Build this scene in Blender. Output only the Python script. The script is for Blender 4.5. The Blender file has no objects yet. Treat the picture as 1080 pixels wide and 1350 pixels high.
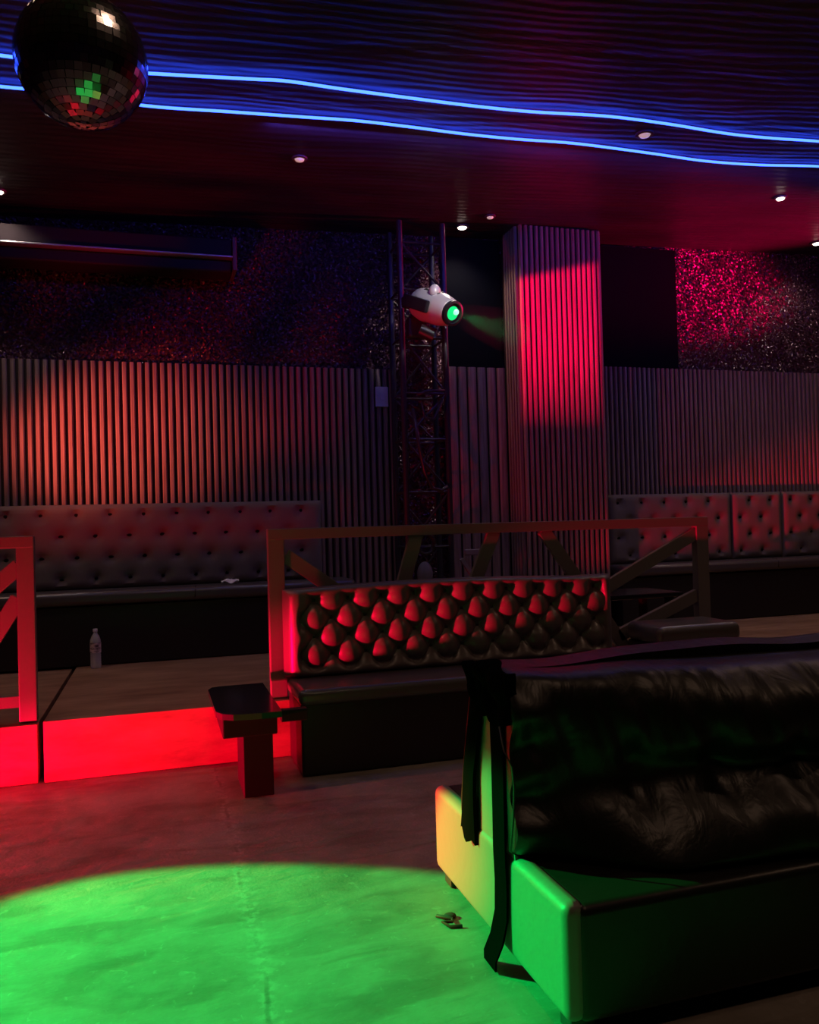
import bpy, bmesh, math, random
from mathutils import Vector, Matrix
random.seed(7)
S = bpy.context.scene
COL = S.collection
PI = math.pi
R = math.radians

# ------------------------------------------------------------------ helpers
class MB:
    """collects shapes in one bmesh, becomes ONE mesh object"""
    def __init__(s): s.bm = bmesh.new()
    def box(s, x0, x1, y0, y1, z0, z1, bev=0, seg=2, M=None):
        r = bmesh.ops.create_cube(s.bm, size=1)
        vs = r['verts']
        for v in vs:
            v.co = Vector(((x0+x1)/2+v.co.x*(x1-x0), (y0+y1)/2+v.co.y*(y1-y0), (z0+z1)/2+v.co.z*(z1-z0)))
        if bev > 0:
            es = list({e for v in vs for e in v.link_edges})
            q = bmesh.ops.bevel(s.bm, geom=es, offset=bev, segments=seg, affect='EDGES', profile=.5)
            vs = list({v for v in q['verts']} | {v for v in vs if v.is_valid})
            vs = [v for v in vs if v.is_valid]
        if M is not None:
            for v in vs: v.co = M @ v.co
        return s
    def bar(s, a, b, w, d, bev=0, up=(0, 1, 0)):
        """rectangular bar from a to b; w across, d along 'up' (depth)"""
        a, b = Vector(a), Vector(b)
        z = (b-a); L = z.length; z.normalize()
        y = Vector(up); y = (y - z*y.dot(z)).normalized(); x = y.cross(z)
        M = Matrix((x, y, z)).transposed().to_4x4(); M.translation = (a+b)/2
        return s.box(-w/2, w/2, -d/2, d/2, -L/2, L/2, bev, 2, M)
    def cyl(s, a, b, r, r2=None, n=16, cap=True):
        a, b = Vector(a), Vector(b); z = b-a; L = z.length
        q = z.to_track_quat('Z', 'Y').to_matrix().to_4x4(); q.translation = (a+b)/2
        bmesh.ops.create_cone(s.bm, cap_ends=cap, segments=n, radius1=r, radius2=r if r2 is None else r2, depth=L, matrix=q)
        return s
    def sphere(s, c, r, u=16, v=10, sc=(1, 1, 1), M=None):
        m = Matrix.Translation(c) @ (M or Matrix.Identity(4)) @ Matrix.Diagonal((sc[0], sc[1], sc[2], 1))
        bmesh.ops.create_uvsphere(s.bm, u_segments=u, v_segments=v, radius=r, matrix=m)
        return s
    def tube(s, pts, r, n=8):
        pts = [Vector(p) for p in pts]; rings = []
        for i, p in enumerate(pts):
            t = (pts[min(i+1, len(pts)-1)]-pts[max(i-1, 0)]).normalized()
            u = Vector((0, 0, 1)) if abs(t.z) < .9 else Vector((0, 1, 0))
            x = t.cross(u).normalized(); y = x.cross(t)
            rings.append([s.bm.verts.new(p+x*r*math.cos(2*PI*k/n)+y*r*math.sin(2*PI*k/n)) for k in range(n)])
        for a, b in zip(rings, rings[1:]):
            for k in range(n): s.bm.faces.new((a[k], a[(k+1) % n], b[(k+1) % n], b[k]))
        s.bm.faces.new(rings[0]); s.bm.faces.new(rings[-1][::-1])
        return s
    def lathe(s, prof, M=None, n=24):
        M = M or Matrix.Identity(4); rings = []
        for r, z in prof:
            rings.append([s.bm.verts.new(M @ Vector((r*math.cos(2*PI*k/n), r*math.sin(2*PI*k/n), z))) for k in range(n)])
        for a, b in zip(rings, rings[1:]):
            for k in range(n): s.bm.faces.new((a[k], a[(k+1) % n], b[(k+1) % n], b[k]))
        if prof[0][0] > 1e-4: s.bm.faces.new(rings[0][::-1])
        if prof[-1][0] > 1e-4: s.bm.faces.new(rings[-1])
        return s
    def grid(s, nu, nv, f, close_v=False):
        g = [[s.bm.verts.new(f(i/(nu-1), j/(nv if close_v else nv-1))) for j in range(nv)] for i in range(nu)]
        for i in range(nu-1):
            for j in range(nv if close_v else nv-1):
                k = (j+1) % nv
                s.bm.faces.new((g[i][j], g[i+1][j], g[i+1][k], g[i][k]))
        return g
    def prism(s, poly, z0, z1):
        a = [s.bm.verts.new((p[0], p[1], z0)) for p in poly]; b = [s.bm.verts.new((p[0], p[1], z1)) for p in poly]
        n = len(poly)
        s.bm.faces.new(a[::-1]); s.bm.faces.new(b)
        for i in range(n): s.bm.faces.new((a[i], a[(i+1) % n], b[(i+1) % n], b[i]))
        return s
    def build(s, name, mat, parent=None, smooth=None, recalc=True, origin=None):
        bmesh.ops.remove_doubles(s.bm, verts=s.bm.verts, dist=1e-5)
        if recalc: bmesh.ops.recalc_face_normals(s.bm, faces=s.bm.faces)
        me = bpy.data.meshes.new(name)
        if origin is not None:
            for v in s.bm.verts: v.co -= Vector(origin)
        s.bm.to_mesh(me); s.bm.free()
        me.materials.append(mat)
        if smooth is not None:
            for p in me.polygons: p.use_smooth = True
            if smooth < 179:
                me.set_sharp_from_angle(angle=R(smooth))
        o = bpy.data.objects.new(name, me); COL.objects.link(o)
        if smooth is not None and smooth < 100 and len(me.polygons) < 400:
            wn = o.modifiers.new('weighted_normals', 'WEIGHTED_NORMAL'); wn.mode = 'FACE_AREA'; wn.weight = 90; wn.keep_sharp = True
        if origin is not None: o.location = origin
        if parent is not None:
            o.parent = parent
            if origin is None and parent.type == 'EMPTY': o.matrix_parent_inverse = Matrix.Translation(-Vector(parent.location))
        return o

def tag(o, label=None, cat=None, group=None, kind=None):
    if label: o['label'] = label
    if cat: o['category'] = cat
    if group: o['group'] = group
    if kind: o['kind'] = kind
    return o
def thing(name, loc, label, cat, group=None):
    o = bpy.data.objects.new(name, None); COL.objects.link(o); o.location = loc
    o.empty_display_size = .1
    return tag(o, label, cat, group)
def structure(o): o['kind'] = 'structure'; return o

# ------------------------------------------------------------------ materials
def mat(name, col=(.5, .5, .5), rough=.5, metal=0, spec=.5, emit=None, estr=0, **kw):
    m = bpy.data.materials.new(name); m.use_nodes = True
    b = m.node_tree.nodes['Principled BSDF']
    b.inputs['Base Color'].default_value = (*col, 1); b.inputs['Roughness'].default_value = rough
    b.inputs['Metallic'].default_value = metal; b.inputs['Specular IOR Level'].default_value = spec
    if emit: b.inputs['Emission Color'].default_value = (*emit, 1); b.inputs['Emission Strength'].default_value = estr
    for k, v in kw.items(): b.inputs[k.replace('_', ' ')].default_value = v
    return m
def N(m, t, **kw):
    n = m.node_tree.nodes.new(t)
    for k, v in kw.items(): setattr(n, k, v)
    return n
def link(m, a, b): m.node_tree.links.new(a, b)
def bsdf(m): return m.node_tree.nodes['Principled BSDF']
def coords(m, scale=(1, 1, 1), rot=(0, 0, 0)):
    t = N(m, 'ShaderNodeTexCoord'); g = N(m, 'ShaderNodeMapping')
    g.inputs['Scale'].default_value = scale; g.inputs['Rotation'].default_value = rot
    link(m, t.outputs['Object'], g.inputs['Vector']); return g.outputs['Vector']
def noise_col(m, c1, c2, scale=5, detail=6, sc=(1, 1, 1), lo=.35, hi=.65, rough=.6):
    v = coords(m, sc); n = N(m, 'ShaderNodeTexNoise'); n.inputs['Scale'].default_value = scale
    n.inputs['Detail'].default_value = detail; n.inputs['Roughness'].default_value = rough
    link(m, v, n.inputs['Vector'])
    r = N(m, 'ShaderNodeValToRGB'); r.color_ramp.elements[0].position = lo; r.color_ramp.elements[1].position = hi
    r.color_ramp.elements[0].color = (*c1, 1); r.color_ramp.elements[1].color = (*c2, 1)
    link(m, n.outputs['Fac'], r.inputs['Fac']); link(m, r.outputs['Color'], bsdf(m).inputs['Base Color'])
    return n
def bump(m, height, strength=.3, dist=.01, prev=None):
    b = N(m, 'ShaderNodeBump'); b.inputs['Strength'].default_value = strength; b.inputs['Distance'].default_value = dist
    link(m, height, b.inputs['Height'])
    if prev: link(m, prev, b.inputs['Normal'])
    link(m, b.outputs['Normal'], bsdf(m).inputs['Normal']); return b.outputs['Normal']
def noise(m, scale, detail=4, sc=(1, 1, 1), dist=0):
    v = coords(m, sc); n = N(m, 'ShaderNodeTexNoise'); n.inputs['Scale'].default_value = scale; n.inputs['Detail'].default_value = detail
    n.inputs['Distortion'].default_value = dist
    link(m, v, n.inputs['Vector']); return n.outputs['Fac']

# worn concrete floor
M_floor = mat('worn_concrete', rough=.55, spec=.35)
noise_col(M_floor, (.17, .145, .12), (.33, .29, .255), 2.2, 9, (1, 1, 1), .3, .72, .68)
_c = bsdf(M_floor).inputs['Base Color'].links[0].from_socket
def fmix(mode, fac, a, b):
    n = N(M_floor, 'ShaderNodeMix', data_type='RGBA', blend_type=mode)
    if isinstance(fac, float): n.inputs[0].default_value = fac
    else: link(M_floor, fac, n.inputs[0])
    for k, v in ((6, a), (7, b)):
        if isinstance(v, tuple): n.inputs[k].default_value = v
        else: link(M_floor, v, n.inputs[k])
    return n.outputs[2]
def fmath(op, a, b=0.0, clamp=False):
    n = N(M_floor, 'ShaderNodeMath', operation=op); n.use_clamp = clamp
    for k, v in enumerate((a, b)):
        if isinstance(v, (int, float)): n.inputs[k].default_value = v
        else: link(M_floor, v, n.inputs[k])
    return n.outputs[0]
def framp(x, a, b): return fmath('MULTIPLY', fmath('SUBTRACT', x, a), 1/(b-a), True)
streak = noise(M_floor, 2.6, 9, (.9, 2.6, 1), .8)
_c = fmix('MULTIPLY', framp(streak, .50, .38), _c, (.78, .76, .74, 1))            # dark scuffs along the room
_c = fmix('MIX', fmath('MULTIPLY', framp(noise(M_floor, 26, 4, (1, 1, 1), 1.0), .62, .74), .3), _c, (.46, .42, .38, 1))   # pale worn flecks
_sep = N(M_floor, 'ShaderNodeSeparateXYZ'); link(M_floor, coords(M_floor), _sep.inputs[0])
wob = fmath('MULTIPLY', fmath('SUBTRACT', noise(M_floor, 2.6, 5), .5), .10)
dist = fmath('ABSOLUTE', fmath('SUBTRACT', fmath('ADD', _sep.outputs[0], wob), .262))
crack = framp(dist, .010, .003); rim = framp(dist, .05, .008)
_c = fmix('MIX', fmath('MULTIPLY', fmath('MULTIPLY', rim, framp(noise(M_floor, 34, 3), .45, .6)), .3), _c, (.5, .46, .42, 1))   # dusty rim
_c = fmix('MULTIPLY', fmath('MULTIPLY', crack, framp(noise(M_floor, 5, 4), .42, .58)), _c, (.6, .58, .57, 1))                                  # long joint in the slab
link(M_floor, _c, bsdf(M_floor).inputs['Base Color'])
h1 = bump(M_floor, noise(M_floor, 9, 8, (.6, 1.5, 1), .6), .4, .014)
h2 = bump(M_floor, streak, .22, .02, h1)
bump(M_floor, noise(M_floor, 90, 3), .3, .003, h2)
# brown stage boards
M_stage = mat('brown_stage_board', rough=.5, spec=.35)
noise_col(M_stage, (.20, .10, .055), (.42, .25, .15), 2.5, 8, (.8, 3.0, 3), .32, .68, .64)
bump(M_stage, noise(M_stage, 5, 5, (.6, 3, 5)), .12, .006)
# vinyls and leathers
def vinyl(name, col, rough, bs=.25, sc=26):
    m = mat(name, col, rough, spec=.5)
    h = bump(m, noise(m, sc, 4), bs, .004)
    bump(m, noise(m, 3.2, 3, (1, 1, 1), .8), .25, .02, h)
    return m
M_vinyl = vinyl('dark_vinyl', (.085, .075, .07), .28)
bsdf(M_vinyl).inputs['Specular IOR Level'].default_value = .75
M_base = vinyl('pale_vinyl', (.20, .18, .16), .42, .2)
M_front = vinyl('black_lounge_vinyl', (.012, .0105, .0095), .36, .2)
bsdf(M_front).inputs['Specular IOR Level'].default_value = .4
M_black = vinyl('black_vinyl', (.013, .012, .012), .42)
M_tuft = vinyl('tufted_vinyl', (.12, .10, .10), .34, .12)
M_leather = mat('black_leather', (.010, .0085, .0075), .40, spec=.46)
_w = noise(M_leather, 6.5, 3, (1.6, 1, .8), 1.2)
_h = bump(M_leather, _w, .22, .03)
bump(M_leather, noise(M_leather, 120, 2), .2, .002, _h)
M_velvet = mat('grey_velvet', (.165, .13, .11), .85, spec=.2)
bump(M_velvet, noise(M_velvet, 14, 4), .3, .01)
M_velvet_btn = mat('dark_velvet_button', (.012, .01, .01), .8, spec=.1)
M_btn = mat('tuft_button', (.02, .015, .015), .4)
# slats
M_slat = mat('brown_slat_wood', rough=.5, spec=.3)
noise_col(M_slat, (.20, .125, .10), (.32, .21, .175), 6, 5, (9, 9, .5))
M_slatback = mat('slat_backing', (.03, .02, .02), .8, spec=.1)
# metal and paint
M_rail = mat('dark_metal_paint', (.155, .135, .135), .38, spec=.5)
M_truss = mat('black_truss_metal', (.03, .027, .03), .35, metal=.1)
M_pale = mat('pale_grey_metal', (.16, .145, .145), .6)
M_cable = mat('black_cable_rubber', (.03, .03, .03), .35)
M_gloss = mat('black_gloss_top', (.012, .012, .013), .16, spec=.3)
M_blackwood = mat('black_painted_wood', (.02, .017, .017), .6, spec=.12)
M_strap = mat('black_strap_cloth', (.0022, .0022, .0022), .95, spec=.01)
bump(M_strap, noise(M_strap, 60, 3), .2, .003)
M_cloth = mat('black_wall_cloth', (.006, .006, .009), .95, spec=.03)
bump(M_cloth, noise(M_cloth, 60, 3), .2, .004)
M_housing = mat('dark_housing_enamel', (.03, .016, .02), .6, spec=.2)
M_lip = mat('housing_lip_metal', (.55, .5, .48), .3, metal=.6)
M_shell = mat('silver_grey_shell', (.52, .49, .46), .35, metal=.15)
M_dark = mat('black_plastic', (.02, .02, .022), .35)
M_lens = mat('green_lit_lens', (.0, .2, .05), .1, emit=(.01, .85, .22), estr=1.0)
M_lens2 = mat('lens_hot_core', (.2, .9, .4), .1, emit=(.25, 1.0, .5), estr=1.4)
M_led = mat('blue_led', (.05, .1, .2), .3, emit=(.2, .6, 9), estr=1.0)
M_lamp = mat('warm_lamp', (.9, .85, .8), .3, emit=(1, .86, .72), estr=9)
M_lampdim = mat('dim_lamp', (.9, .8, .75), .3, emit=(1, .7, .6), estr=.35)
M_trim = mat('lamp_trim', (.1, .06, .06), .5)
M_plate = mat('pale_wall_plate', (.55, .5, .5), .5)
M_paper = mat('white_paper', (.8, .78, .75), .8)
M_chrome = mat('hanger_metal', (.3, .3, .32), .3, metal=.9)
# mirrors
M_mirror = mat('mirror_tile', (.6, .58, .62), .13, metal=1)
_v = N(M_mirror, 'ShaderNodeObjectInfo')
# ceiling : dark lacquered board with fine wavy grain
M_ceil = mat('dark_lacquered_ceiling', rough=.44, spec=.5)
noise_col(M_ceil, (.022, .014, .018), (.045, .026, .032), 1.6, 6, (.6, 2.4, 1))
wv = N(M_ceil, 'ShaderNodeTexWave', wave_type='RINGS', rings_direction='Z')
wv.inputs['Scale'].default_value = 3.2; wv.inputs['Distortion'].default_value = 7; wv.inputs['Detail'].default_value = 1.5; wv.inputs['Detail Scale'].default_value = .55
link(M_ceil, coords(M_ceil, (.55, 1.5, 1)), wv.inputs['Vector'])
hc = bump(M_ceil, wv.outputs['Fac'], .14, .02)
bump(M_ceil, noise(M_ceil, 1.1, 5, (.5, 2.2, 1), .5), .5, .08, hc)
# glitter wall: each flake has its own tilt
M_glit = mat('glitter_wall', (.085, .028, .042), .34, metal=.35, spec=.5)
vo = N(M_glit, 'ShaderNodeTexVoronoi'); vo.inputs['Scale'].default_value = 85
link(M_glit, coords(M_glit), vo.inputs['Vector'])
sb = N(M_glit, 'ShaderNodeVectorMath', operation='SUBTRACT'); sb.inputs[1].default_value = (.5, .5, .5)
link(M_glit, vo.outputs['Color'], sb.inputs[0])
ml = N(M_glit, 'ShaderNodeVectorMath', operation='SCALE'); ml.inputs['Scale'].default_value = 1.9
link(M_glit, sb.outputs[0], ml.inputs[0])
ge = N(M_glit, 'ShaderNodeNewGeometry')
ad = N(M_glit, 'ShaderNodeVectorMath', operation='ADD'); link(M_glit, ge.outputs['Normal'], ad.inputs[0]); link(M_glit, ml.outputs[0], ad.inputs[1])
nm = N(M_glit, 'ShaderNodeVectorMath', operation='NORMALIZE'); link(M_glit, ad.outputs[0], nm.inputs[0])
link(M_glit, nm.outputs[0], bsdf(M_glit).inputs['Normal'])
M_plain = mat('dark_plain_wall', (.04, .03, .035), .8)
M_bottle = mat('clear_bottle_plastic', (.95, .95, .95), .08, spec=.5, Transmission_Weight=.6, IOR=1.25)
M_label = mat('bottle_label', (.5, .4, .4), .5)
noise_col(M_label, (.12, .08, .09), (.75, .6, .58), 30, 2, (1, 1, 2), .4, .6)
M_cap = mat('bottle_cap', (.8, .8, .82), .4)
M_scrap = mat('dark_scrap', (.02, .02, .02), .6)

# ------------------------------------------------------------------ setting
def cz(x): return 3.79+.03*x
XL, XR, YB, YF = -6.5, 10.5, 6.9, -3.0
structure(MB().box(XL, XR, YF, YB, -.12, 0).build('floor', M_floor))
b = MB()
b.grid(18, 11, lambda u, v: Vector((XL+(XR-XL)*u, YF+(YB-YF)*v, cz(XL+(XR-XL)*u))))
ce = bmesh.ops.extrude_face_region(b.bm, geom=list(b.bm.faces))
for v in [g for g in ce['geom'] if isinstance(g, bmesh.types.BMVert)]: v.co.z += .12
structure(b.build('ceiling', M_ceil))
structure(MB().box(XL, XR, YB, YB+.12, 0, 4.2).build('wall_back', M_glit))
structure(MB().box(XL-.12, XL, YF, YB, 0, 4.2).build('wall_left', M_plain))
structure(MB().box(XR, XR+.12, YF, YB, 0, 4.2).build('wall_right', M_plain))
structure(MB().box(XL, XR, YF-.12, YF, 0, 4.2).build('wall_front', M_plain))

# raised stage platforms
PZ = .32
t = thing('stage_platform', (-2.6, 5.6, 0), 'brown raised platform under the red railing cut off by the left edge', 'platform')
MB().box(-5.2, -.632, 4.672, 6.895, .001, PZ-.012, .006).build('deck', M_stage, t, 40)
t = thing('stage_platform', (3.0, 5.6, 0), 'long brown raised platform with a red lit front, right of the gap', 'platform')
MB().box(-.603, 10.4, 4.665, 6.895, .001, PZ, .006).build('deck', M_stage, t, 40)

# ------------------------------------------------------------------ slat walls
def slat_panel(x0, x1, y, z0, z1, pitch, label, fill=.62, depth=.026):
    t = thing('slat_panel', ((x0+x1)/2, y, z0), label, 'wall panel')
    MB().box(x0, x1, y, y+.02, z0, z1).build('backing', M_slatback, t)
    b = MB(); n = int((x1-x0)/pitch)
    for i in range(n):
        c = x0+(i+.5)*(x1-x0)/n; w = pitch*fill/2
        # half-round front slat
        prof = [(c-w, y), (c-w, y-depth*.6), (c-w*.55, y-depth), (c+w*.55, y-depth), (c+w, y-depth*.6), (c+w, y)]
        b.prism([(p[0], p[1]) for p in prof], z0, z1)
    tag(b.build('slats', M_slat, t), kind=None)
    return t
slat_panel(-6.4, 1.99, 6.87, PZ, 2.645, .0575, 'wide brown slatted wall panel above the left tufted bench, lit orange in the middle')
slat_panel(2.46, 3.02, 6.80, PZ, 2.675, .092, 'narrow slatted wall panel between the truss and the red lit pillar', .8, .02)
slat_panel(3.9, 10.4, 6.87, PZ, 2.735, .052, 'brown slatted wall panel above the right tufted bench')
# the pillar clad in slats, up to the ceiling
t = thing('slatted_pillar', (3.45, 6.65, PZ), 'floor to ceiling slatted pillar with a bright red light patch', 'pillar')
px0, px1, py0, py1 = 3.045, 3.86, 6.52, 6.9
MB().box(px0+.012, px1-.012, py0, py1, PZ, cz(px0)+.02).build('core', M_slatback, t)
b = MB(); n = 16; dep = .028
for i in range(n):
    w = (px1-px0)/n; c = px0+(i+.5)*w; w *= .31
    b.prism([(c-w, py0), (c-w, py0-dep*.6), (c-w*.55, py0-dep), (c+w*.55, py0-dep), (c+w, py0-dep*.6), (c+w, py0)], PZ, cz(px0)-.002)
for i in range(5):
    c = py0+.04+i*.055; w = .016
    b.prism([(px0+.012, c-w), (px0-.014, c-w), (px0-.014, c+w), (px0+.012, c+w)], PZ, cz(px0)-.002)
    b.prism([(px1-.012, c-w), (px1-.012, c+w), (px1+.014, c+w), (px1+.014, c-w)], PZ, cz(px0)-.002)
b.build('slats', M_slat, t)
# black cloth panel right of the pillar, high on the wall
o = MB().box(3.89, 4.9, 6.872, 6.899, 2.74, cz(3.9)-.004, .004).build('hanging_cloth', M_cloth)
tag(o, 'plain black cloth panel high on the wall right of the red lit pillar', 'wall panel')
o = MB().box(2.46, 3.03, 6.872, 6.899, 2.68, cz(2.4)-.004, .004).build('hanging_cloth', M_cloth)
tag(o, 'plain black cloth panel between the truss and the pillar top', 'wall panel')
# pale plate on the left slats
t = thing('wall_plate', (1.85, 6.845, 2.4), 'small pale blank plate on the left slats beside the truss', 'wall plate')
MB().box(1.81, 1.925, 6.826, 6.845, 2.315, 2.49, .006).build('cover', M_plate, t)
MB().box(1.85, 1.885, 6.822, 6.828, 2.375, 2.43, .003).build('rocker', M_plate, t)

# ------------------------------------------------------------------ benches along the wall
def cushion_back(x0, x1, y, z0, z1, cols, rows, amp, sp, parent, name='backrest', matl=None, thick=.17, phase=0, btn=True):
    """softly buttoned back: front surface dips at staggered buttons"""
    bt = []
    dz = (z1-z0)/(rows)
    for r in range(rows):
        zc = z0+dz*(r+.5); k = 0
        xx = x0+sp*(.5 if (r+phase) % 2 else 1.0)*.9
        while xx < x1-.06:
            bt.append((xx, zc)); xx += sp
    W, H = x1-x0, z1-z0
    nu, nv = max(12, int(W/.032)), int(H/.032)
    def f(u, v):
        x, z = x0+W*u, z0+H*v
        d = 0
        for bx, bz in bt:
            q = ((x-bx)**2+((z-bz)*1.0)**2)
            if q < .02: d += math.exp(-q/.0011)
        ed = min(x-x0, x1-x, z-z0, z1-z)
        rnd = .035*max(0, 1-ed/.045)**2
        return Vector((x, y+amp*min(1, d)+rnd, z))
    b = MB(); g = b.grid(nu, nv, f)
    # back and sides
    bk = [[b.bm.verts.new((p.co.x, y+thick, p.co.z)) for p in (row[0], row[-1])] for row in g]
    for i in range(nu-1):
        b.bm.faces.new((g[i][0], bk[i][0], bk[i+1][0], g[i+1][0])); b.bm.faces.new((g[i][-1], g[i+1][-1], bk[i+1][1], bk[i][1]))
        b.bm.faces.new((bk[i][0], bk[i][1], bk[i+1][1], bk[i+1][0]))
    for row, q in ((g[0], bk[0]), (g[-1], bk[-1])):
        b.bm.faces.new([*row, q[1], q[0]])
    o = b.build(name, matl or M_velvet, parent, 60)
    if btn:
        for bx, bz in bt:
            MB().sphere((bx, y+amp*.72, bz), .016, 10, 6, (1.25, .6, .8)).build('button', M_velvet_btn, o, 180)
    return o

def bench(x0, x1, xb0, xb1, label, panels, seams):
    t = thing('tufted_bench', ((x0+x1)/2, 6.6, PZ), label, 'bench', 'tufted benches along the back wall')
    MB().box(x0, x1-.02, 6.44, 6.78, PZ+.002, .76, .015).build('base', M_black, t, 40)
    b = MB(); b.box(x0, x1, 6.405, 6.80, .765, .868, .04, 4)
    b.build('seat', M_vinyl, t, 60)
    for sx in seams:
        MB().tube([(sx+.01, 6.50, .8690), (sx, 6.43, .866), (sx, 6.408, .845), (sx-.004, 6.404, .79)], .004, 6).build('seam', M_black, t, 180)
    for i, (a, c) in enumerate(panels):
        cushion_back(a, c, 6.66, .868, 1.512, 0, 4, .055, .245, t, 'backrest', M_velvet, .17, i)
    return t
bench(-3.6, 1.5, -3.6, 1.28, 'long grey tufted wall bench with a black seat at left, behind the bottle', [(-3.6, -1.32), (-1.315, 1.28)], [.25, -.9, -2.0])
bench(3.93, 8.6, 3.93, 8.6, 'grey tufted wall bench with a black seat at right, beyond the railing', [(3.96, 5.30), (5.305, 5.90), (5.905, 7.3), (7.305, 8.6)], [5.6])

# crumpled napkin on the left bench
b = MB()
def fn(u, v):
    x, y = (u-.5)*.13, (v-.5)*.09
    return Vector((.515+x, 6.50+y, 0.884+.012+.011*math.sin(9*u+3*v)*math.cos(7*v)+.008*math.sin(23*u*v+5)))
g = b.grid(12, 9, fn)
e = bmesh.ops.extrude_face_region(b.bm, geom=list(b.bm.faces))
for v in [q for q in e['geom'] if isinstance(q, bmesh.types.BMVert)]: v.co.z -= .004
tag(b.build('paper_napkin', M_paper), 'small crumpled white paper napkin on the left bench seat', 'napkin')

# water bottle on the platform
t = thing('water_bottle', (-.46, 6.33, PZ), 'clear plastic water bottle standing on the platform before the left bench', 'bottle')
BM = Matrix.Translation((-.46, 6.33, PZ))
prof = [(.022, .001), (.034, .004), (.037, .02)]
for i in range(9): z = .03+i*.017; prof += [(.0375, z), (.0355, z+.008)]
prof += [(.0375, .188), (.036, .205), (.026, .232), (.0145, .250), (.0135, .262), (.0135, .266)]
MB().lathe(prof, BM, 24).build('body', M_bottle, t, 60)
MB().lathe([(.0385, .115), (.0385, .185)], BM, 24).build('label', M_label, t, 60)
MB().lathe([(.0160, .264), (.0165, .268), (.0165, .281), (.015, .284)], BM, 20).build('cap', M_cap, t, 60)

# ------------------------------------------------------------------ railings
RY = 4.735
def railing(name_label, posts, top, bottom, braces, x0):
    t = thing('metal_railing', (x0, RY, PZ), name_label, 'railing')
    for (a, c) in posts: MB().box(a, c, RY-.03, RY+.03, PZ, 1.235, .004).build('post', M_rail, t)
    MB().box(top[0], top[1], RY-.032, RY+.032, 1.228, 1.29, .004).build('top_rail', M_rail, t)
    MB().box(bottom[0], bottom[1], RY-.025, RY+.025, .395, .455, .003).build('bottom_rail', M_rail, t)
    for p, q in braces: MB().bar((p[0], RY, p[1]), (q[0], RY, q[1]), .082, .036, .003).build('brace', M_rail, t)
    return t
railing('dark metal railing with slanted bars behind the red tufted sofa',
        [(.588, .682), (3.452, 3.545)], (.588, 3.545), (.68, 3.455),
        [((.69, 1.135), (1.24, .73)), ((1.487, 1.235), (1.235, .43)), ((1.995, 1.235), (1.63, .43)),
         ((2.33, 1.235), (2.9, .44)), ((3.46, 1.18), (2.66, .795)), ((3.46, .765), (2.85, .53))], 2.06)
railing('bright red lit metal railing cut off by the left edge of the photo',
        [(-.722, -.636), (-3.3, -3.22)], (-3.3, -.636), (-3.22, -.71),
        [((-.71, 1.135), (-1.35, .56)), ((-.715, .965), (-1.03, .45)), ((-1.6, 1.23), (-1.3, .55)), ((-1.7, 1.23), (-2.3, .43)), ((-2.4, 1.23), (-3.24, .8))], -1.97)

# ------------------------------------------------------------------ the tufted sofa in the middle
t = thing('tufted_sofa', (1.7, 4.4, 0), 'black lounge sofa with a deep diamond tufted back lit red', 'sofa')
SX0, SX1 = .668, 2.74
MB().box(SX0+.01, SX1-.01, 4.235, 4.655, 0, .385, .02, 3).build('base', M_black, t, 50)
b = MB()
def seatf(u, v):
    pass
b.box(SX0, SX1, 4.215, 4.655, .365, .455, .035, 4)
b.build('seat', M_vinyl, t, 60)
UX, UZ = .0985, .1
BZ0, BZ1, BX0, BX1 = .458, .945, .655, 2.728
def tuft_h(x, z):
    u = (x-.725)/UX; v = (z-.575)/UZ
    a, c = (u+v)/2, (u-v)/2
    s = abs(math.sin(PI*a)*math.sin(PI*c))
    best = 9
    for aa in (math.floor(a), math.ceil(a)):
        for cc in (math.floor(c), math.ceil(c)):
            dx, dz = (u-(aa+cc))*UX, (v-(aa-cc))*UZ; best = min(best, math.hypot(dx, dz))
    q = min(1, best/.085)
    return .72*s**.46+.28*math.sin(q*PI/2)
b = MB(); nu, nv = 300, 76
W, H = BX1-BX0, BZ1-BZ0
def f(u, v):
    x, z = BX0+W*u, BZ0+H*v
    ed = min(x-BX0, BX1-x, z-BZ0, BZ1-z)
    side = min(x-BX0, BX1-x)
    k = min(1, max(0, (side-.062)/.03))*min(1, max(0, (min(z-BZ0, BZ1-z)-.01)/.05)); k = k*k*(3-2*k)
    roll = .066*max(0, math.sin(PI/2*min(1, max(0, side)/.08)))**.8
    h = roll*(1-k)+.064*k*tuft_h(x, z)
    rnd = .03*max(0, 1-ed/.03)**2
    sag = -.012*math.sin(PI*u)*(1 if v > .9 else 0)
    return Vector((x, 4.605-h+rnd, z+.022*math.sin(PI*min(1, u*1.15))*v))
g = b.grid(nu, nv, f)
YBK = 4.66
bk = [[b.bm.verts.new((p.co.x, YBK, p.co.z)) for p in (row[0], row[-1])] for row in g]
for i in range(nu-1):
    b.bm.faces.new((g[i][0], bk[i][0], bk[i+1][0], g[i+1][0])); b.bm.faces.new((g[i][-1], g[i+1][-1], bk[i+1][1], bk[i][1]))
    b.bm.faces.new((bk[i][0], bk[i][1], bk[i+1][1], bk[i+1][0]))
for row, q in ((g[0], bk[0]), (g[-1], bk[-1])): b.bm.faces.new([*row, q[1], q[0]])
back = b.build('backrest', M_tuft, t, 70)
for j in range(0, 4):
    for i in range(0, 22):
        if (i+j) % 2: continue
        x, z = .725+i*UX, .575+j*UZ
        if x > BX1-.04: continue
        uu = (x-BX0)/W
        MB().sphere((x, 4.60, z+.022*math.sin(PI*min(1, uu*1.15))*(z-BZ0)/H), .014, 10, 6, (1, .6, 1)).build('button', M_btn, back, 180)

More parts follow.
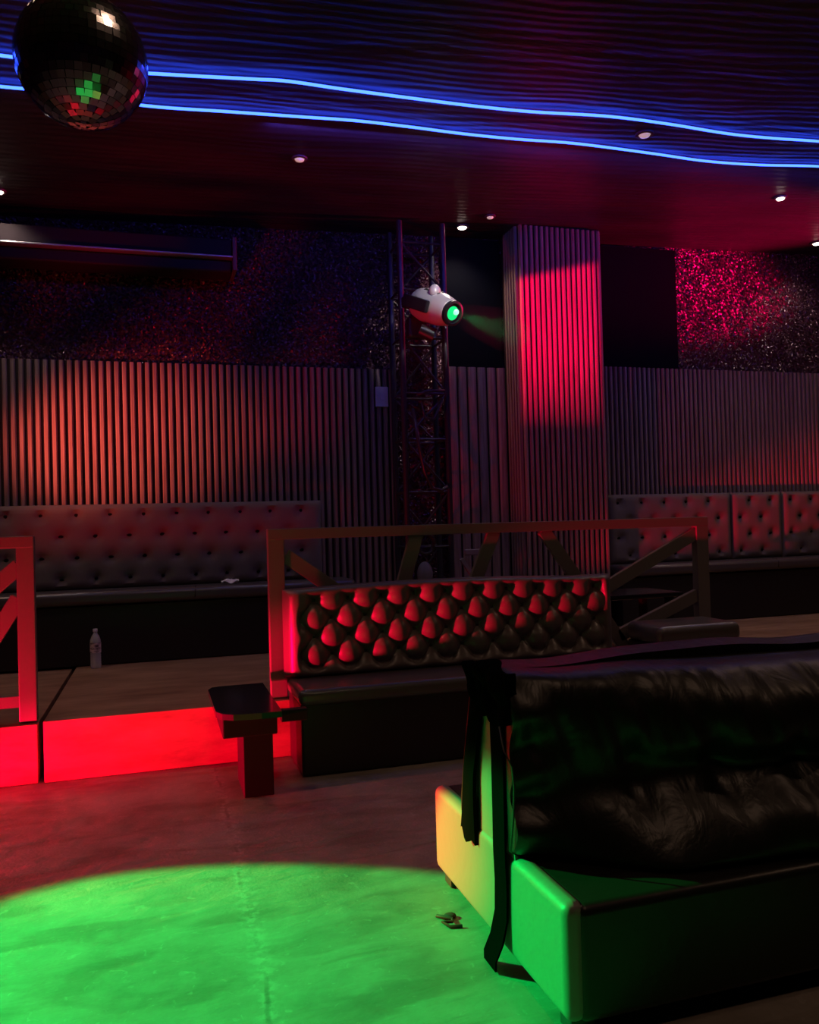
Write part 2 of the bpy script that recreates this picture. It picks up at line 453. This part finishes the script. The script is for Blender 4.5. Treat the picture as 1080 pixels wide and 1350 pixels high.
# low black side table at the sofa's left end
t = thing('side_table', (.43, 4.2, 0), 'low glossy black side table at the left end of the tufted sofa', 'side table')
poly = [(.236, 4.02), (.262, 3.955), (.31, 3.915), (.44, 3.90), (.535, 3.90), (.535, 4.655), (.30, 4.655), (.255, 4.64), (.232, 4.58)]
b = MB().prism(poly, .402, .43); b.build('top', M_gloss, t)
MB().box(.265, .525, 4.0, 4.42, .30, .402, .006).build('apron', M_blackwood, t)
MB().box(.535, .662, 3.93, 3.985, .37, .425, .004).build('bracket', M_blackwood, t)
MB().box(.362, .505, 4.03, 4.36, 0, .302, .004).build('leg', M_blackwood, t)

# upholstered stool block at the right end
t = thing('ottoman', (3.12, 4.5, 0), 'black upholstered box stool at the right end of the tufted sofa', 'ottoman')
MB().box(2.86, 3.44, 4.29, 4.655, 0, .52, .02, 3).build('body', M_black, t, 50)
MB().box(2.85, 3.45, 4.275, 4.66, .515, .635, .045, 4).build('cushion', M_vinyl, t, 60)

# low table on the platform behind the railing
t = thing('low_table', (3.4, 5.45, PZ), 'low black table on the platform seen through the railing, right side', 'table')
MB().box(3.0, 3.72, 5.25, 5.75, .70, .735, .01, 2).build('top', M_gloss, t, 40)
for lx in (3.05, 3.62):
    for ly in (5.3, 5.65): MB().box(lx, lx+.05, ly, ly+.05, PZ, .70, .004).build('leg', M_blackwood, t)

# ------------------------------------------------------------------ foreground double lounge sofa
t = thing('double_lounge_sofa', (2.1, 2.33, 0), 'big black leather double sided lounge sofa in the right foreground', 'sofa')
FX0, FX1, FY0, FY1 = .93, 3.25, 1.825, 2.85
b = MB(); b.box(FX0+.035, FX1, FY0, FY1, .05, .343, .026, 4)
b.build('base', M_front, t, 60)
b = MB(); b.box(FX0, FX0+.062, FY0+.006, FY1-.004, .052, .350, .029, 4)
tag(b.build('end_panel', M_base, t, 60), 'pale vinyl end panel')
MB().box(FX0+.13, FX1-.13, FY0+.13, FY1-.13, 0, .056).build('light_block', M_dark, t)  # added block under the base, stops red light passing beneath
for fx in (FX0+.03, FX1-.11):
    for fy in (FY0+.05, FY1-.085):
        MB().box(fx, fx+.07, fy, fy+.065, 0, .052, .006).build('foot', M_dark, t)
# end-to-end board between the cushions, seen as pale wedges between the straps
b = MB()
pr = [(2.14, .343), (2.50, .343), (2.40, .74), (2.20, .74)]
v0 = [b.bm.verts.new((.937, p[0], p[1])) for p in pr]; v1 = [b.bm.verts.new((3.2, p[0], p[1])) for p in pr]
b.bm.faces.new(v0); b.bm.faces.new(v1[::-1])
for i in range(4): b.bm.faces.new((v0[i], v1[i], v1[(i+1) % 4], v0[(i+1) % 4]))
tag(b.build('center_board', M_base, t), 'pale vinyl board showing between the straps')
# leather cushion: cross-section profile as function of x
def smooth(a, c, x): x = min(1, max(0, (x-a)/(c-a))); return x*x*(3-2*x)
def hn(x, k): return math.sin(x*k)*.5+math.sin(x*k*1.73+1.3)*.3+math.sin(x*k*2.9+2.1)*.2
def lerp_poly(P, t):
    n = len(P)-1; s = t*n; i = min(n-1, int(s)); q = s-i
    # catmull-rom
    p0, p1, p2, p3 = P[max(0, i-1)], P[i], P[i+1], P[min(n, i+2)]
    return [.5*((2*p1[k])+(-p0[k]+p2[k])*q+(2*p0[k]-5*p1[k]+4*p2[k]-p3[k])*q*q+(-p0[k]+3*p1[k]-3*p2[k]+p3[k])*q**3) for k in (0, 1)]
END = [(2.155, .35), (2.105, .372), (2.092, .47), (2.108, .56), (2.105, .65), (2.10, .76), (2.122, .85), (2.20, .875), (2.255, .868)]
MID = [(1.98, .352), (1.85, .362), (1.862, .46), (2.00, .562), (1.955, .65), (1.985, .76), (2.085, .826), (2.19, .838), (2.255, .84)]
def near_front(x, s):
    w = smooth(.93, 1.36, x)*smooth(.35, 0, s)+smooth(.93, 1.85, x)*(1-smooth(.35, 0, s))
    a, c = lerp_poly(END, s), lerp_poly(MID, s)
    y, z = a[0]*(1-w)+c[0]*w, a[1]*(1-w)+c[1]*w
    # seam and pleats
    zs = .565+.01*hn(x, 3)
    d = abs(z-zs)
    pleat = (abs(math.sin(x*9.3+1.1*math.sin(x*4)))**6)*.028*math.exp(-((d-.05)/.06)**2)
    pl2 = .012*hn(x, 31)*math.exp(-((z-.79)/.07)**2)*smooth(1.0, 1.5, x)
    pl3 = .009*hn(x+z*.35, 44)*math.exp(-((z-.70)/.10)**2)
    lump = .012*hn(x+z*.6, 8)*w
    endp = .018*math.sin(z*38+1)*math.exp(-((x-.98)/.07)**2)
    top = .014*hn(x, 4.7)*smooth(.8, .88, z)+.012*smooth(1.5, 2.0, x)*smooth(.8, .87, z)
    y2 = y+(pleat+pl2+pl3+lump)*min(1, s*8)+endp
    if s < .06: y2 = y
    return Vector((x, y2, max(.349, z+top)))
NX = 260; NS = 70
X0, X1 = .925, 3.22
b = MB()
def fnear(u, v):
    x = X0+(X1-X0)*u
    if v <= .8:
        p = near_front(x, v/.8)
    else:
        q = (v-.8)/.2
        a = near_front(x, 1.0); c = near_front(x, 0.0)
        mid = Vector((x, 2.235, .72)); m2 = Vector((x, 2.17, .36))
        p = a.lerp(mid, q/.3) if q < .3 else (mid.lerp(m2, (q-.3)/.5) if q < .8 else m2.lerp(c, (q-.8)/.2))
    rr = .03*max(0, 1-(x-X0)/.03)**2
    ctr = Vector((x, 2.15, .6)); p = p+(ctr-p)*rr*2.0
    return p
g = b.grid(NX, NS, fnear, True)
b.bm.faces.new(g[0]); b.bm.faces.new(g[-1][::-1])
b.build('cushion', M_leather, t, 60)
# far cushion, hanging over the back half of the seat; its end flap hangs past the base
b = MB()
def ffar(u, v):
    x = .93+(3.22-.93)*u
    P = [(2.24, .872), (2.33, .882), (2.405, .86), (2.455, .72), (2.51, .55), (2.55, .40), (2.55, .352), (2.46, .352), (2.41, .45), (2.395, .6), (2.37, .71), (2.27, .74)]
    n = len(P); s = v*n; i = int(s) % n; q = s-int(s)
    p0, p1 = P[i], P[(i+1) % n]
    y = p0[0]+(p1[0]-p0[0])*q; z = p0[1]+(p1[1]-p0[1])*q
    w = smooth(1.0, 1.5, x)
    if y > 2.41: y += w*.12*math.sin(PI*min(1, max(0, (z-.35)/.5)))
    z += .014*hn(x, 4.7)*smooth(.8, .88, z)
    return Vector((x, y, z))
g = b.grid(80, 60, ffar, True); b.bm.faces.new(g[0]); b.bm.faces.new(g[-1][::-1])
b.build('cushion', M_leather, t, 60)
# the far flap end that hangs a little lower than the seat
b = MB()
def fl(u, v):
    z = .862-(.862-.305)*u
    y0 = 2.395+(2.535-2.395)*u**1.1; y1 = 2.30+(2.385-2.30)*min(1, u*1.6)+.02*u
    y = y0+(y1-y0)*v
    return Vector((.917+.003*math.sin(8*u+5*v)-.005*math.sin(PI*v), y, z-.02*v*(1 if u > .9 else 0)+.012*math.sin(v*9)*(u > .93)))
b.grid(26, 8, fl)
e = bmesh.ops.extrude_face_region(b.bm, geom=list(b.bm.faces))
for v in [q for q in e['geom'] if isinstance(q, bmesh.types.BMVert)]: v.co.x += .012
b.build('end_flap', M_strap, t, 60)
# gathered cap over the end of the backrest
b = MB()
def capf(u, v):
    y = 2.115+(2.40-2.115)*u
    zt = .878-.012*math.sin(u*9)-.01*abs(u-.5); zb = .722+.012*math.sin(u*14+.6)
    z = zt+(zb-zt)*v
    return Vector((.898+.010*math.sin(u*17+v*4)+.006*math.sin(v*11+u*5)+.012*(1-math.sin(PI*min(1, v*2+.1))), y, z))
b.grid(36, 16, capf)
e = bmesh.ops.extrude_face_region(b.bm, geom=list(b.bm.faces))
for v in [q for q in e['geom'] if isinstance(q, bmesh.types.BMVert)]: v.co.x += .035
b.build('end_cap', M_strap, t, 60)
# hanging strap, kinked at the floor
path = [(.918, 2.205, .75), (.920, 2.206, .60), (.919, 2.206, .45), (.918, 2.206, .345), (.922, 2.21, .25), (.921, 2.214, .16), (.908, 2.222, .09), (.893, 2.240, .035), (.895, 2.246, .006)]
b = MB(); rows = []
for p in path:
    w = .043
    rows.append([b.bm.verts.new((p[0]+dx, p[1]+dy, p[2])) for dx, dy in ((-.003, -w), (-.003, w), (.003, w), (.003, -w))])
for a, c in zip(rows, rows[1:]):
    for k in range(4): b.bm.faces.new((a[k], a[(k+1) % 4], c[(k+1) % 4], c[k]))
b.bm.faces.new(rows[0]); b.bm.faces.new(rows[-1][::-1])
b.build('strap', M_strap, t, 40)
MB().tube([(.905, 2.150, .72), (.903, 2.118, .66), (.915, 2.095, .62), (.92, 2.092, .56), (.918, 2.10, .48), (.915, 2.12, .38)], .0035, 6).build('cord', M_cable, t, 180)

# dark scrap on the floor at the sofa's foot
b = MB()
b.tube([(.845, 2.585, .004), (.86, 2.56, .010), (.885, 2.545, .006), (.875, 2.515, .012), (.848, 2.535, .006), (.862, 2.50, .005), (.90, 2.49, .006)], .0055, 6)
b.sphere((.884, 2.565, .008), .022, 10, 6, (1, .8, .35))
tag(b.build('fabric_scrap', M_scrap, None, 60), 'dark torn scrap on the green lit floor beside the lounge sofa base', 'scrap')

# ------------------------------------------------------------------ truss
t = thing('lighting_truss', (2.13, 6.55, PZ), 'black vertical lighting truss standing between the slatted panels', 'truss')
tx0, tx1, ty0, ty1 = 1.965, 2.345, 6.50, 6.80
TOP = cz(2.1)-.03
for x in (tx0, tx1):
    for y in (ty0, ty1): MB().cyl((x, y, PZ+.02), (x, y, TOP), .025, n=14).build('chord', M_truss, t, 40)
zs = [.55, 1.1, 1.56, 2.0, 2.385, 2.85, 3.25, 3.65]
for i, z in enumerate(zs):
    for (p, q) in (((tx0, ty0), (tx1, ty0)), ((tx0, ty1), (tx1, ty1)), ((tx0, ty0), (tx0, ty1)), ((tx1, ty0), (tx1, ty1))):
        MB().cyl((*p, z), (*q, z), .011, n=8).build('crossbar', M_truss, t, 40)
    if i+1 < len(zs):
        z2 = zs[i+1]; a, c = (tx0, tx1) if i % 2 else (tx1, tx0)
        MB().cyl((a, ty0, z), (c, ty0, z2), .010, n=8).build('diagonal', M_truss, t, 40)
        MB().cyl((c, ty1, z), (a, ty1, z2), .010, n=8).build('diagonal', M_truss, t, 40)
MB().box(tx0-.1, tx1+.1, ty0-.06, ty1+.03, PZ+.001, PZ+.022, .004).build('base_plate', M_truss, t)
# pale Y bracket and bulge by the foot
t = thing('bracket_stand', (2.5, 6.3, PZ), 'pale grey Y shaped stand seen through the railing right of the truss foot', 'stand')
MB().cyl((2.485, 6.28, PZ+.03), (2.485, 6.28, .80), .045, n=14).build('stem', M_pale, t, 40)
for dx in (-.135, .12): MB().bar((2.485, 6.28, .79), (2.485+dx, 6.28, 1.0), .032, .03, .006).build('arm', M_pale, t)
MB().box(2.38, 2.60, 6.265, 6.295, 1.025, 1.075, .008).build('crosspiece', M_pale, t)
MB().lathe([(.14, 0), (.14, .02), (.05, .035), (.045, .05)], Matrix.Translation((2.485, 6.28, PZ)), 20).build('foot', M_truss, t, 40)
# cable loops tied to the truss
t = thing('cable_bundle', (2.2, 6.43, 1.5), 'loose black cable loops hanging on the truss', 'cable')
MB().tube([(2.06, 6.42, 2.36), (2.15, 6.42, 2.392), (2.3, 6.42, 2.396)], .013, 8).build('loop', M_cable, t, 180)
MB().tube([(2.02, 6.43, 2.25), (2.06, 6.42, 1.95), (2.10, 6.42, 1.72), (2.17, 6.42, 1.585), (2.25, 6.42, 1.567), (2.30, 6.42, 1.60)], .016, 8).build('loop', M_cable, t, 180)
MB().tube([(2.28, 6.43, 2.32), (2.2, 6.42, 2.16), (2.12, 6.42, 2.17), (2.09, 6.43, 2.3)], .012, 8).build('loop', M_cable, t, 180)
b = MB(); b.sphere((2.075, 6.40, .88), .07, 14, 10, (.95, .7, 1.5)); b.build('coil', M_pale, t, 180)
b = MB(); b.tube([(2.09+.07*math.cos(a*.5), 6.38+.002*a, 1.13+.085*math.sin(a*.5)) for a in range(0, 26)], .013, 8); b.build('coil', M_cable, t, 180)

# ------------------------------------------------------------------ moving head light
t = thing('moving_head_light', (2.12, 6.34, 3.05), 'silver moving head spotlight with a glowing green lens on the truss', 'spotlight')
D = Vector((.36, -.84, -.40)).normalized(); LENS = Vector((2.234, 6.0, 2.935))
up = Vector((0, 0, 1)); xa = D.cross(up).normalized(); ya = xa.cross(D)
HM = Matrix((xa, ya, D)).transposed().to_4x4(); HM.translation = LENS
MB().box(1.98, 2.16, 6.36, 6.465, 2.82, 3.0, .03, 3).build('base', M_dark, t, 40)
# yoke arms at both sides of the head
for s in (-1, 1):
    b = MB(); b.box(-.02, .02, -.05, .05, -.17, .14, .012, 2, HM @ Matrix.Translation((s*.158, 0, -.27)))
    b.build('yoke_arm', M_dark, t, 40)
b = MB(); b.bar(HM @ Vector((-.17, -.02, -.43)), HM @ Vector((.17, -.02, -.43)), .09, .05, .012); b.build('yoke', M_dark, t, 40)
b = MB(); b.lathe([(.03, -.47), (.085, -.46), (.118, -.42), (.135, -.34), (.138, -.24), (.128, -.14), (.112, -.06), (.100, -.025), (.092, -.02)], HM, 28)
head = b.build('head', M_shell, t, 50)
for sgn in (-1, 1):      # vents and raised flashes on the shell
    for k in range(3):
        a = R(62+26*k)
        p0 = HM @ Vector((.133*math.cos(a)*sgn, .133*math.sin(a), -.33)); p1 = HM @ Vector((.128*math.cos(a)*sgn, .128*math.sin(a), -.15))
        MB().bar(p0, p1, .018, .012, .004, up=(p0-(HM @ Vector((0, 0, -.25))))).build('vent', M_dark, head)
b = MB(); b.sphere(HM @ Vector((.06, .12, -.2)), .05, 14, 8, (1, .8, 1.2)); b.build('motor_cover', M_shell, head, 180)
b = MB(); b.lathe([(.092, -.03), (.098, -.012), (.098, .012), (.080, .016), (.076, .0)], HM, 28); b.build('bezel', M_dark, t, 50)
b = MB(); b.lathe([(.0001, .006), (.03, .004), (.055, 0), (.078, -.008)], HM, 28); b.build('lens', M_lens, t, 180)
b = MB(); b.sphere(HM @ Vector((-.022, .015, .006)), .026, 14, 8, (1, .6, 1)); b.build('lens_core', M_lens2, t, 180)
# lower clamp with a small indicator
b = MB(); b.cyl((2.03, 6.22, 2.85), (2.14, 6.2, 2.80), .05, .06, 16); b.build('clamp', M_dark, t, 40)

# ------------------------------------------------------------------ LED strips in the ceiling
LED2 = [(-2.4, 4.88), (-1.5, 4.87), (-.779, 4.887), (-.551, 4.892), (-.03, 4.957), (.445, 4.941), (.898, 4.924), (1.228, 4.912), (1.578, 4.929), (1.95, 4.957), (2.331, 4.966), (2.777, 4.955), (3.403, 5.001), (3.88, 5.045), (4.338, 5.034), (4.844, 4.976), (5.6, 4.95), (6.5, 4.98)]
LED1 = [(-2.4, 4.52), (-1.5, 4.53), (-.725, 4.569), (-.217, 4.607), (.094, 4.592), (.538, 4.553), (.746, 4.537), (1.055, 4.561), (1.473, 4.585), (1.865, 4.603), (2.27, 4.604), (2.783, 4.568), (3.244, 4.587), (3.755, 4.635), (4.131, 4.637), (4.503, 4.618), (5.4, 4.6), (6.5, 4.62)]
def cr(P, n=6):
    out = []
    for i in range(len(P)-1):
        p0, p1, p2, p3 = P[max(0, i-1)], P[i], P[i+1], P[min(len(P)-1, i+2)]
        for k in range(n):
            q = k/n
            out.append(tuple(.5*((2*p1[j])+(-p0[j]+p2[j])*q+(2*p0[j]-5*p1[j]+4*p2[j]-p3[j])*q*q+(-p0[j]+3*p1[j]-3*p2[j]+p3[j])*q**3) for j in (0, 1)))
    return out+[P[-1]]
for P, lab in ((LED1, 'wavy blue LED strip on the ceiling, the one nearer the camera'), (LED2, 'wavy blue LED strip on the ceiling, the one nearer the back wall')):
    pts = [(x, y, cz(x)-.016) for x, y in cr(P)]
    o = MB().tube(pts, .0085, 8).build('led_strip', M_led, None, 180)
    tag(o, lab, 'light strip', 'blue LED strips on the ceiling')

# ------------------------------------------------------------------ mirror ball
t = thing('disco_ball', (-.248, 3.396, 3.39), 'mirrored disco ball hanging under the ceiling at the top left', 'disco ball')
BC, BR = Vector((-.248, 3.396, 3.137)), .246
MB().sphere(BC, BR-.006, 32, 20).build('core', M_dark, t, 180)
b = MB(); nb = 26
for i in range(nb):
    th = PI*(i+.5)/nb; n = max(4, int(2*nb*math.sin(th)))
    for k in range(n):
        ph = 2*PI*(k+random.random()*.1)/n
        nrm = Vector((math.sin(th)*math.cos(ph), math.sin(th)*math.sin(ph), math.cos(th)))
        e1 = Vector((-math.sin(ph), math.cos(ph), 0)); e2 = nrm.cross(e1)
        nj = (nrm+e1*random.uniform(-.045, .045)+e2*random.uniform(-.045, .045)).normalized()
        f1 = (e1-nj*e1.dot(nj)).normalized(); f2 = nj.cross(f1)
        s = PI*BR/nb*.47; c = BC+nrm*BR
        s1 = PI*BR*math.sin(th)/n*.94
        vs = [b.bm.verts.new(c+f1*a*s1+f2*q*s) for a, q in ((-1, -1), (1, -1), (1, 1), (-1, 1))]
        vb = [b.bm.verts.new(v.co-nj*.004) for v in vs]
        b.bm.faces.new(vs)
        for q in range(4): b.bm.faces.new((vs[q], vb[q], vb[(q+1) % 4], vs[(q+1) % 4]))
b.build('mirror_tiles', M_mirror, t)
MB().cyl((BC.x, BC.y, BC.z+BR-.01), (BC.x, BC.y, cz(BC.x)-.05), .006, n=8).build('hanger', M_chrome, t, 40)
MB().cyl((BC.x, BC.y, cz(BC.x)-.07), (BC.x, BC.y, cz(BC.x)-.002), .05, n=18).build('motor', M_dark, t, 40)
MB().lathe([(.035, -.02), (.035, .012), (.01, .02)], Matrix.Translation((BC.x, BC.y, BC.z+BR)), 16).build('cap', M_chrome, t, 40)

# ------------------------------------------------------------------ ceiling downlights
def downlight(x, y, label, r, m, power, tilt=(0, 0)):
    z = cz(x)
    t = thing('ceiling_light', (x, y, z), label, 'ceiling light', 'small ceiling downlights')
    MB().lathe([(r*1.55, -.002), (r*1.5, -.012), (r*1.05, -.014), (r*1.0, -.004)], Matrix.Translation((x, y, z)), 20).build('trim_ring', M_trim, t, 40)
    MB().lathe([(r*1.0, -.006), (r*.8, -.020), (r*.0001, -.027)], Matrix.Translation((x, y, z)), 18).build('lamp', m, t, 180)
    if power:
        l = bpy.data.lights.new('downlight_glow', 'SPOT'); l.energy = power; l.color = (1, .86, .74); l.spot_size = R(125); l.spot_blend = 1; l.shadow_soft_size = .03
        o = bpy.data.objects.new('downlight_glow', l); COL.objects.link(o); o.location = (x, y, z-.05)
downlight(2.575, 6.62, 'bright white ceiling downlight above the green lensed spotlight', .04, M_lamp, 22)
downlight(6.319, 6.55, 'bright white ceiling downlight above the glitter wall at the right edge', .04, M_lamp, 12)
downlight(-1.046, 6.40, 'white ceiling downlight at the left edge above the long dark housing', .035, M_lamp, 14)
downlight(.973, 5.522, 'faint ceiling downlight left of centre beyond the blue strips', .035, M_lampdim, 6)
downlight(5.03, 5.591, 'small white ceiling downlight at right between the blue strips and the wall', .035, M_lamp, 22)
downlight(3.191, 4.768, 'pinkish ceiling downlight between the two blue strips', .04, M_lampdim, 8)
downlight(2.725, 6.35, 'dim reddish ceiling downlight in front of the pillar top', .03, M_lampdim, 0)

# ------------------------------------------------------------------ long dark housing high on the left wall
t = thing('mounted_housing', (-1.2, 6.7, 3.35), 'long dark box housing high on the left wall with a bright front edge', 'housing')
MB().box(-3.2, .60, 6.56, 6.85, 3.45, 3.585, .012).build('cover', M_housing, t)
MB().box(-3.2, .60, 6.60, 6.85, 3.335, 3.432, .02, 3).build('lower_body', M_housing, t, 40)
b = MB(); b.box(-3.2, .60, 6.532, 6.62, 3.432, 3.448, .005); b.build('front_lip', M_lip, t)
MB().box(.60, .632, 6.54, 6.86, 3.335, 3.60, .006).build('end_cap', M_trim, t)

# ------------------------------------------------------------------ haze in front of the green lens
m = bpy.data.materials.new('thin_haze'); m.use_nodes = True
nt = m.node_tree; nt.nodes.remove(nt.nodes['Principled BSDF'])
vs = nt.nodes.new('ShaderNodeVolumeScatter'); vs.inputs['Color'].default_value = (1, 1, 1, 1); vs.inputs['Density'].default_value = .02
nt.links.new(vs.outputs[0], nt.nodes['Material Output'].inputs['Volume'])
b = MB(); b.lathe([(.0001, .06), (.09, .08), (.13, .35), (.16, .62), (.08, .80), (.0001, .85)], HM, 20)
o = b.build('stage_smoke', m)
tag(o, 'faint haze showing the green beam in front of the spotlight lens', 'haze', kind='stuff')

# ------------------------------------------------------------------ lights
def spot(name, loc, target=None, axis=None, half=20, blend=.2, power=100, col=(1, 1, 1), size=.05):
    l = bpy.data.lights.new(name, 'SPOT'); l.energy = power; l.color = col; l.spot_size = 2*R(half); l.spot_blend = blend; l.shadow_soft_size = size
    o = bpy.data.objects.new(name, l); COL.objects.link(o); o.location = loc
    d = Vector(axis) if axis else (Vector(target)-Vector(loc))
    o.rotation_euler = d.to_track_quat('-Z', 'Y').to_euler(); return o
def point(name, loc, power, col, size=.1):
    l = bpy.data.lights.new(name, 'POINT'); l.energy = power; l.color = col; l.shadow_soft_size = size
    o = bpy.data.objects.new(name, l); COL.objects.link(o); o.location = loc; return o
# green scanner from the far left
spot('green_scanner', (-3.5, 5.3, 2.8), axis=(.6878, -.5252, -.5012), half=8.25, blend=.15, power=4700, col=(.0, 1, .13), size=.04)
# red floor can close to the riser
o = spot('red_floor_can', (-2.6, 3.88, .045), axis=(1, .035, .065), half=27.5, blend=.55, power=2950, col=(1, 0, .035), size=.05)
o.scale = (1, .42, 1)
spot('red_railing_fill', (-1.4, 4.12, .045), axis=(.72, .60, .50), half=42, blend=.45, power=165, col=(1, 0, .035), size=.05)  # second red spot, added to brighten the left railing
# red profile spot on the pillar: its four framing shutters cut a slanted window
o = spot('red_profile_spot', (-2.2, 2.2, 2.1), target=(3.44, 6.5, 2.9), half=10, blend=0, power=9500, col=(1, .0, .085), size=.03)
bpy.context.view_layer.update()
def light_uv(P):
    q = o.matrix_world.inverted() @ Vector(P); return q.x/-q.z, q.y/-q.z
ld = o.data; ld.use_nodes = True; nt = ld.node_tree
em = nt.nodes['Emission']; tc = nt.nodes.new('ShaderNodeTexCoord'); sx = nt.nodes.new('ShaderNodeSeparateXYZ')
nt.links.new(tc.outputs['Normal'], sx.inputs[0])
def mth(op, a, b=None, clamp=False):
    n = nt.nodes.new('ShaderNodeMath'); n.operation = op; n.use_clamp = clamp
    for k, v in enumerate((a, b)):
        if v is None: continue
        if isinstance(v, (int, float)): n.inputs[k].default_value = v
        else: nt.links.new(v, n.inputs[k])
    return n.outputs[0]
az = mth('ABSOLUTE', sx.outputs[2])
U = mth('DIVIDE', sx.outputs[0], az); V = mth('DIVIDE', sx.outputs[1], az)
def ramp(x, a, b): return mth('MULTIPLY', mth('SUBTRACT', x, a), 1/(b-a), True)
tl, tr_ = light_uv((3.045, 6.5, 3.40)), light_uv((3.86, 6.5, 3.60)); bl, br = light_uv((3.045, 6.5, 2.10)), light_uv((3.86, 6.5, 2.2))
bl2 = light_uv((3.045, 6.5, 2.75))
sl = (tr_[1]-tl[1])/(tr_[0]-tl[0])
topl = mth('SUBTRACT', V, mth('MULTIPLY', mth('SUBTRACT', U, tl[0]), sl))          # V minus the slope of the top shutter
m1 = ramp(topl, tl[1]+.004, tl[1]-.004)
m2 = ramp(V, bl[1], bl2[1]); m3 = ramp(U, tl[0]-.006, tl[0]+.002); m4 = ramp(U, tr_[0]-.001, tr_[0]-.007)
nt.links.new(mth('MULTIPLY', mth('MULTIPLY', m1, m2), mth('MULTIPLY', m3, m4)), em.inputs['Strength'])
# orange wash on the left slats
spot('orange_wash', (-2.3, 5.2, 1.7), target=(-.35, 6.87, 2.03), half=15.5, blend=1, power=700, col=(1, .14, .10), size=.12)
# red wash to the ceiling at right, and another to the glitter wall
spot('red_wash', (8.3, 6.1, 2.95), target=(4.4, 6.35, 3.88), half=18, blend=.8, power=1500, col=(1, .0, .12), size=.06)
spot('red_glitter_wash', (1.9, 1.6, 2.3), target=(5.6, 6.9, 3.5), half=7.5, blend=1, power=130, col=(1, .0, .08), size=.08)
# red light under the moving head, an added white spot to brighten its top
spot('red_uplight', (.2, 5.4, .9), target=(2.1, 6.2, 2.92), half=5, blend=.6, power=60, col=(1, .0, .03), size=.05)
spot('white_key', (2.3, 4.6, 3.72), target=(2.2, 6.15, 3.06), half=9, blend=.5, power=90, col=(1, .9, .8), size=.04)
# the blue strips throw their light sideways at the back wall
l = bpy.data.lights.new('blue_strip_glow', 'AREA'); l.shape = 'RECTANGLE'; l.size = 5; l.size_y = .03; l.energy = 13; l.color = (.10, .08, 1)
ao = bpy.data.objects.new('blue_strip_glow', l); COL.objects.link(ao); ao.location = (3.2, 5.06, 3.78)
ao.rotation_euler = (R(90+2), 0, 0)
# beam of the moving head
spot('moving_head_beam', LENS+D*.03, axis=D, half=8, blend=.2, power=260, col=(.03, 1, .3), size=.03)
# unseen warm fill spots at ceiling height, added to raise the dim ambient
for x, y, p in ((1.5, .6, 24), (4.5, 1.4, 30), (-2.5, .8, 12), (7.5, 3.8, 26), (.2, 3.0, 22), (4.4, 3.6, 24), (-1.7, 5.3, 38), (6.3, 5.1, 14)):
    spot('room_fill', (x, y, cz(x)-.06), axis=(0, 0, -1), half=75, blend=1, power=p, col=(1, .60, .39), size=.12)

w = bpy.data.worlds.new('night'); S.world = w; w.use_nodes = True
w.node_tree.nodes['Background'].inputs[0].default_value = (.55, .25, .5, 1); w.node_tree.nodes['Background'].inputs[1].default_value = .009

# ------------------------------------------------------------------ camera
yaw, pit, rol = R(17), R(.8), R(1.6)
fwd = Vector((math.sin(yaw)*math.cos(pit), math.cos(yaw)*math.cos(pit), math.sin(pit)))
rt = Vector((math.cos(yaw), -math.sin(yaw), 0)); upv = rt.cross(fwd)
r2 = rt*math.cos(rol)-upv*math.sin(rol); u2 = upv*math.cos(rol)+rt*math.sin(rol)
cam = bpy.data.cameras.new('camera'); co = bpy.data.objects.new('camera', cam); COL.objects.link(co)
mm = Matrix((r2, u2, -fwd)).transposed().to_4x4(); mm.translation = (0, 0, 1.3); co.matrix_world = mm
cam.sensor_fit = 'HORIZONTAL'; cam.sensor_width = 36; cam.lens = 36*1080/1080; cam.clip_start = .05
S.camera = co
S.view_settings.view_transform = 'Standard'; S.view_settings.look = 'None'; S.view_settings.gamma = 1; S.view_settings.use_curve_mapping = False
S.view_settings.exposure = 0
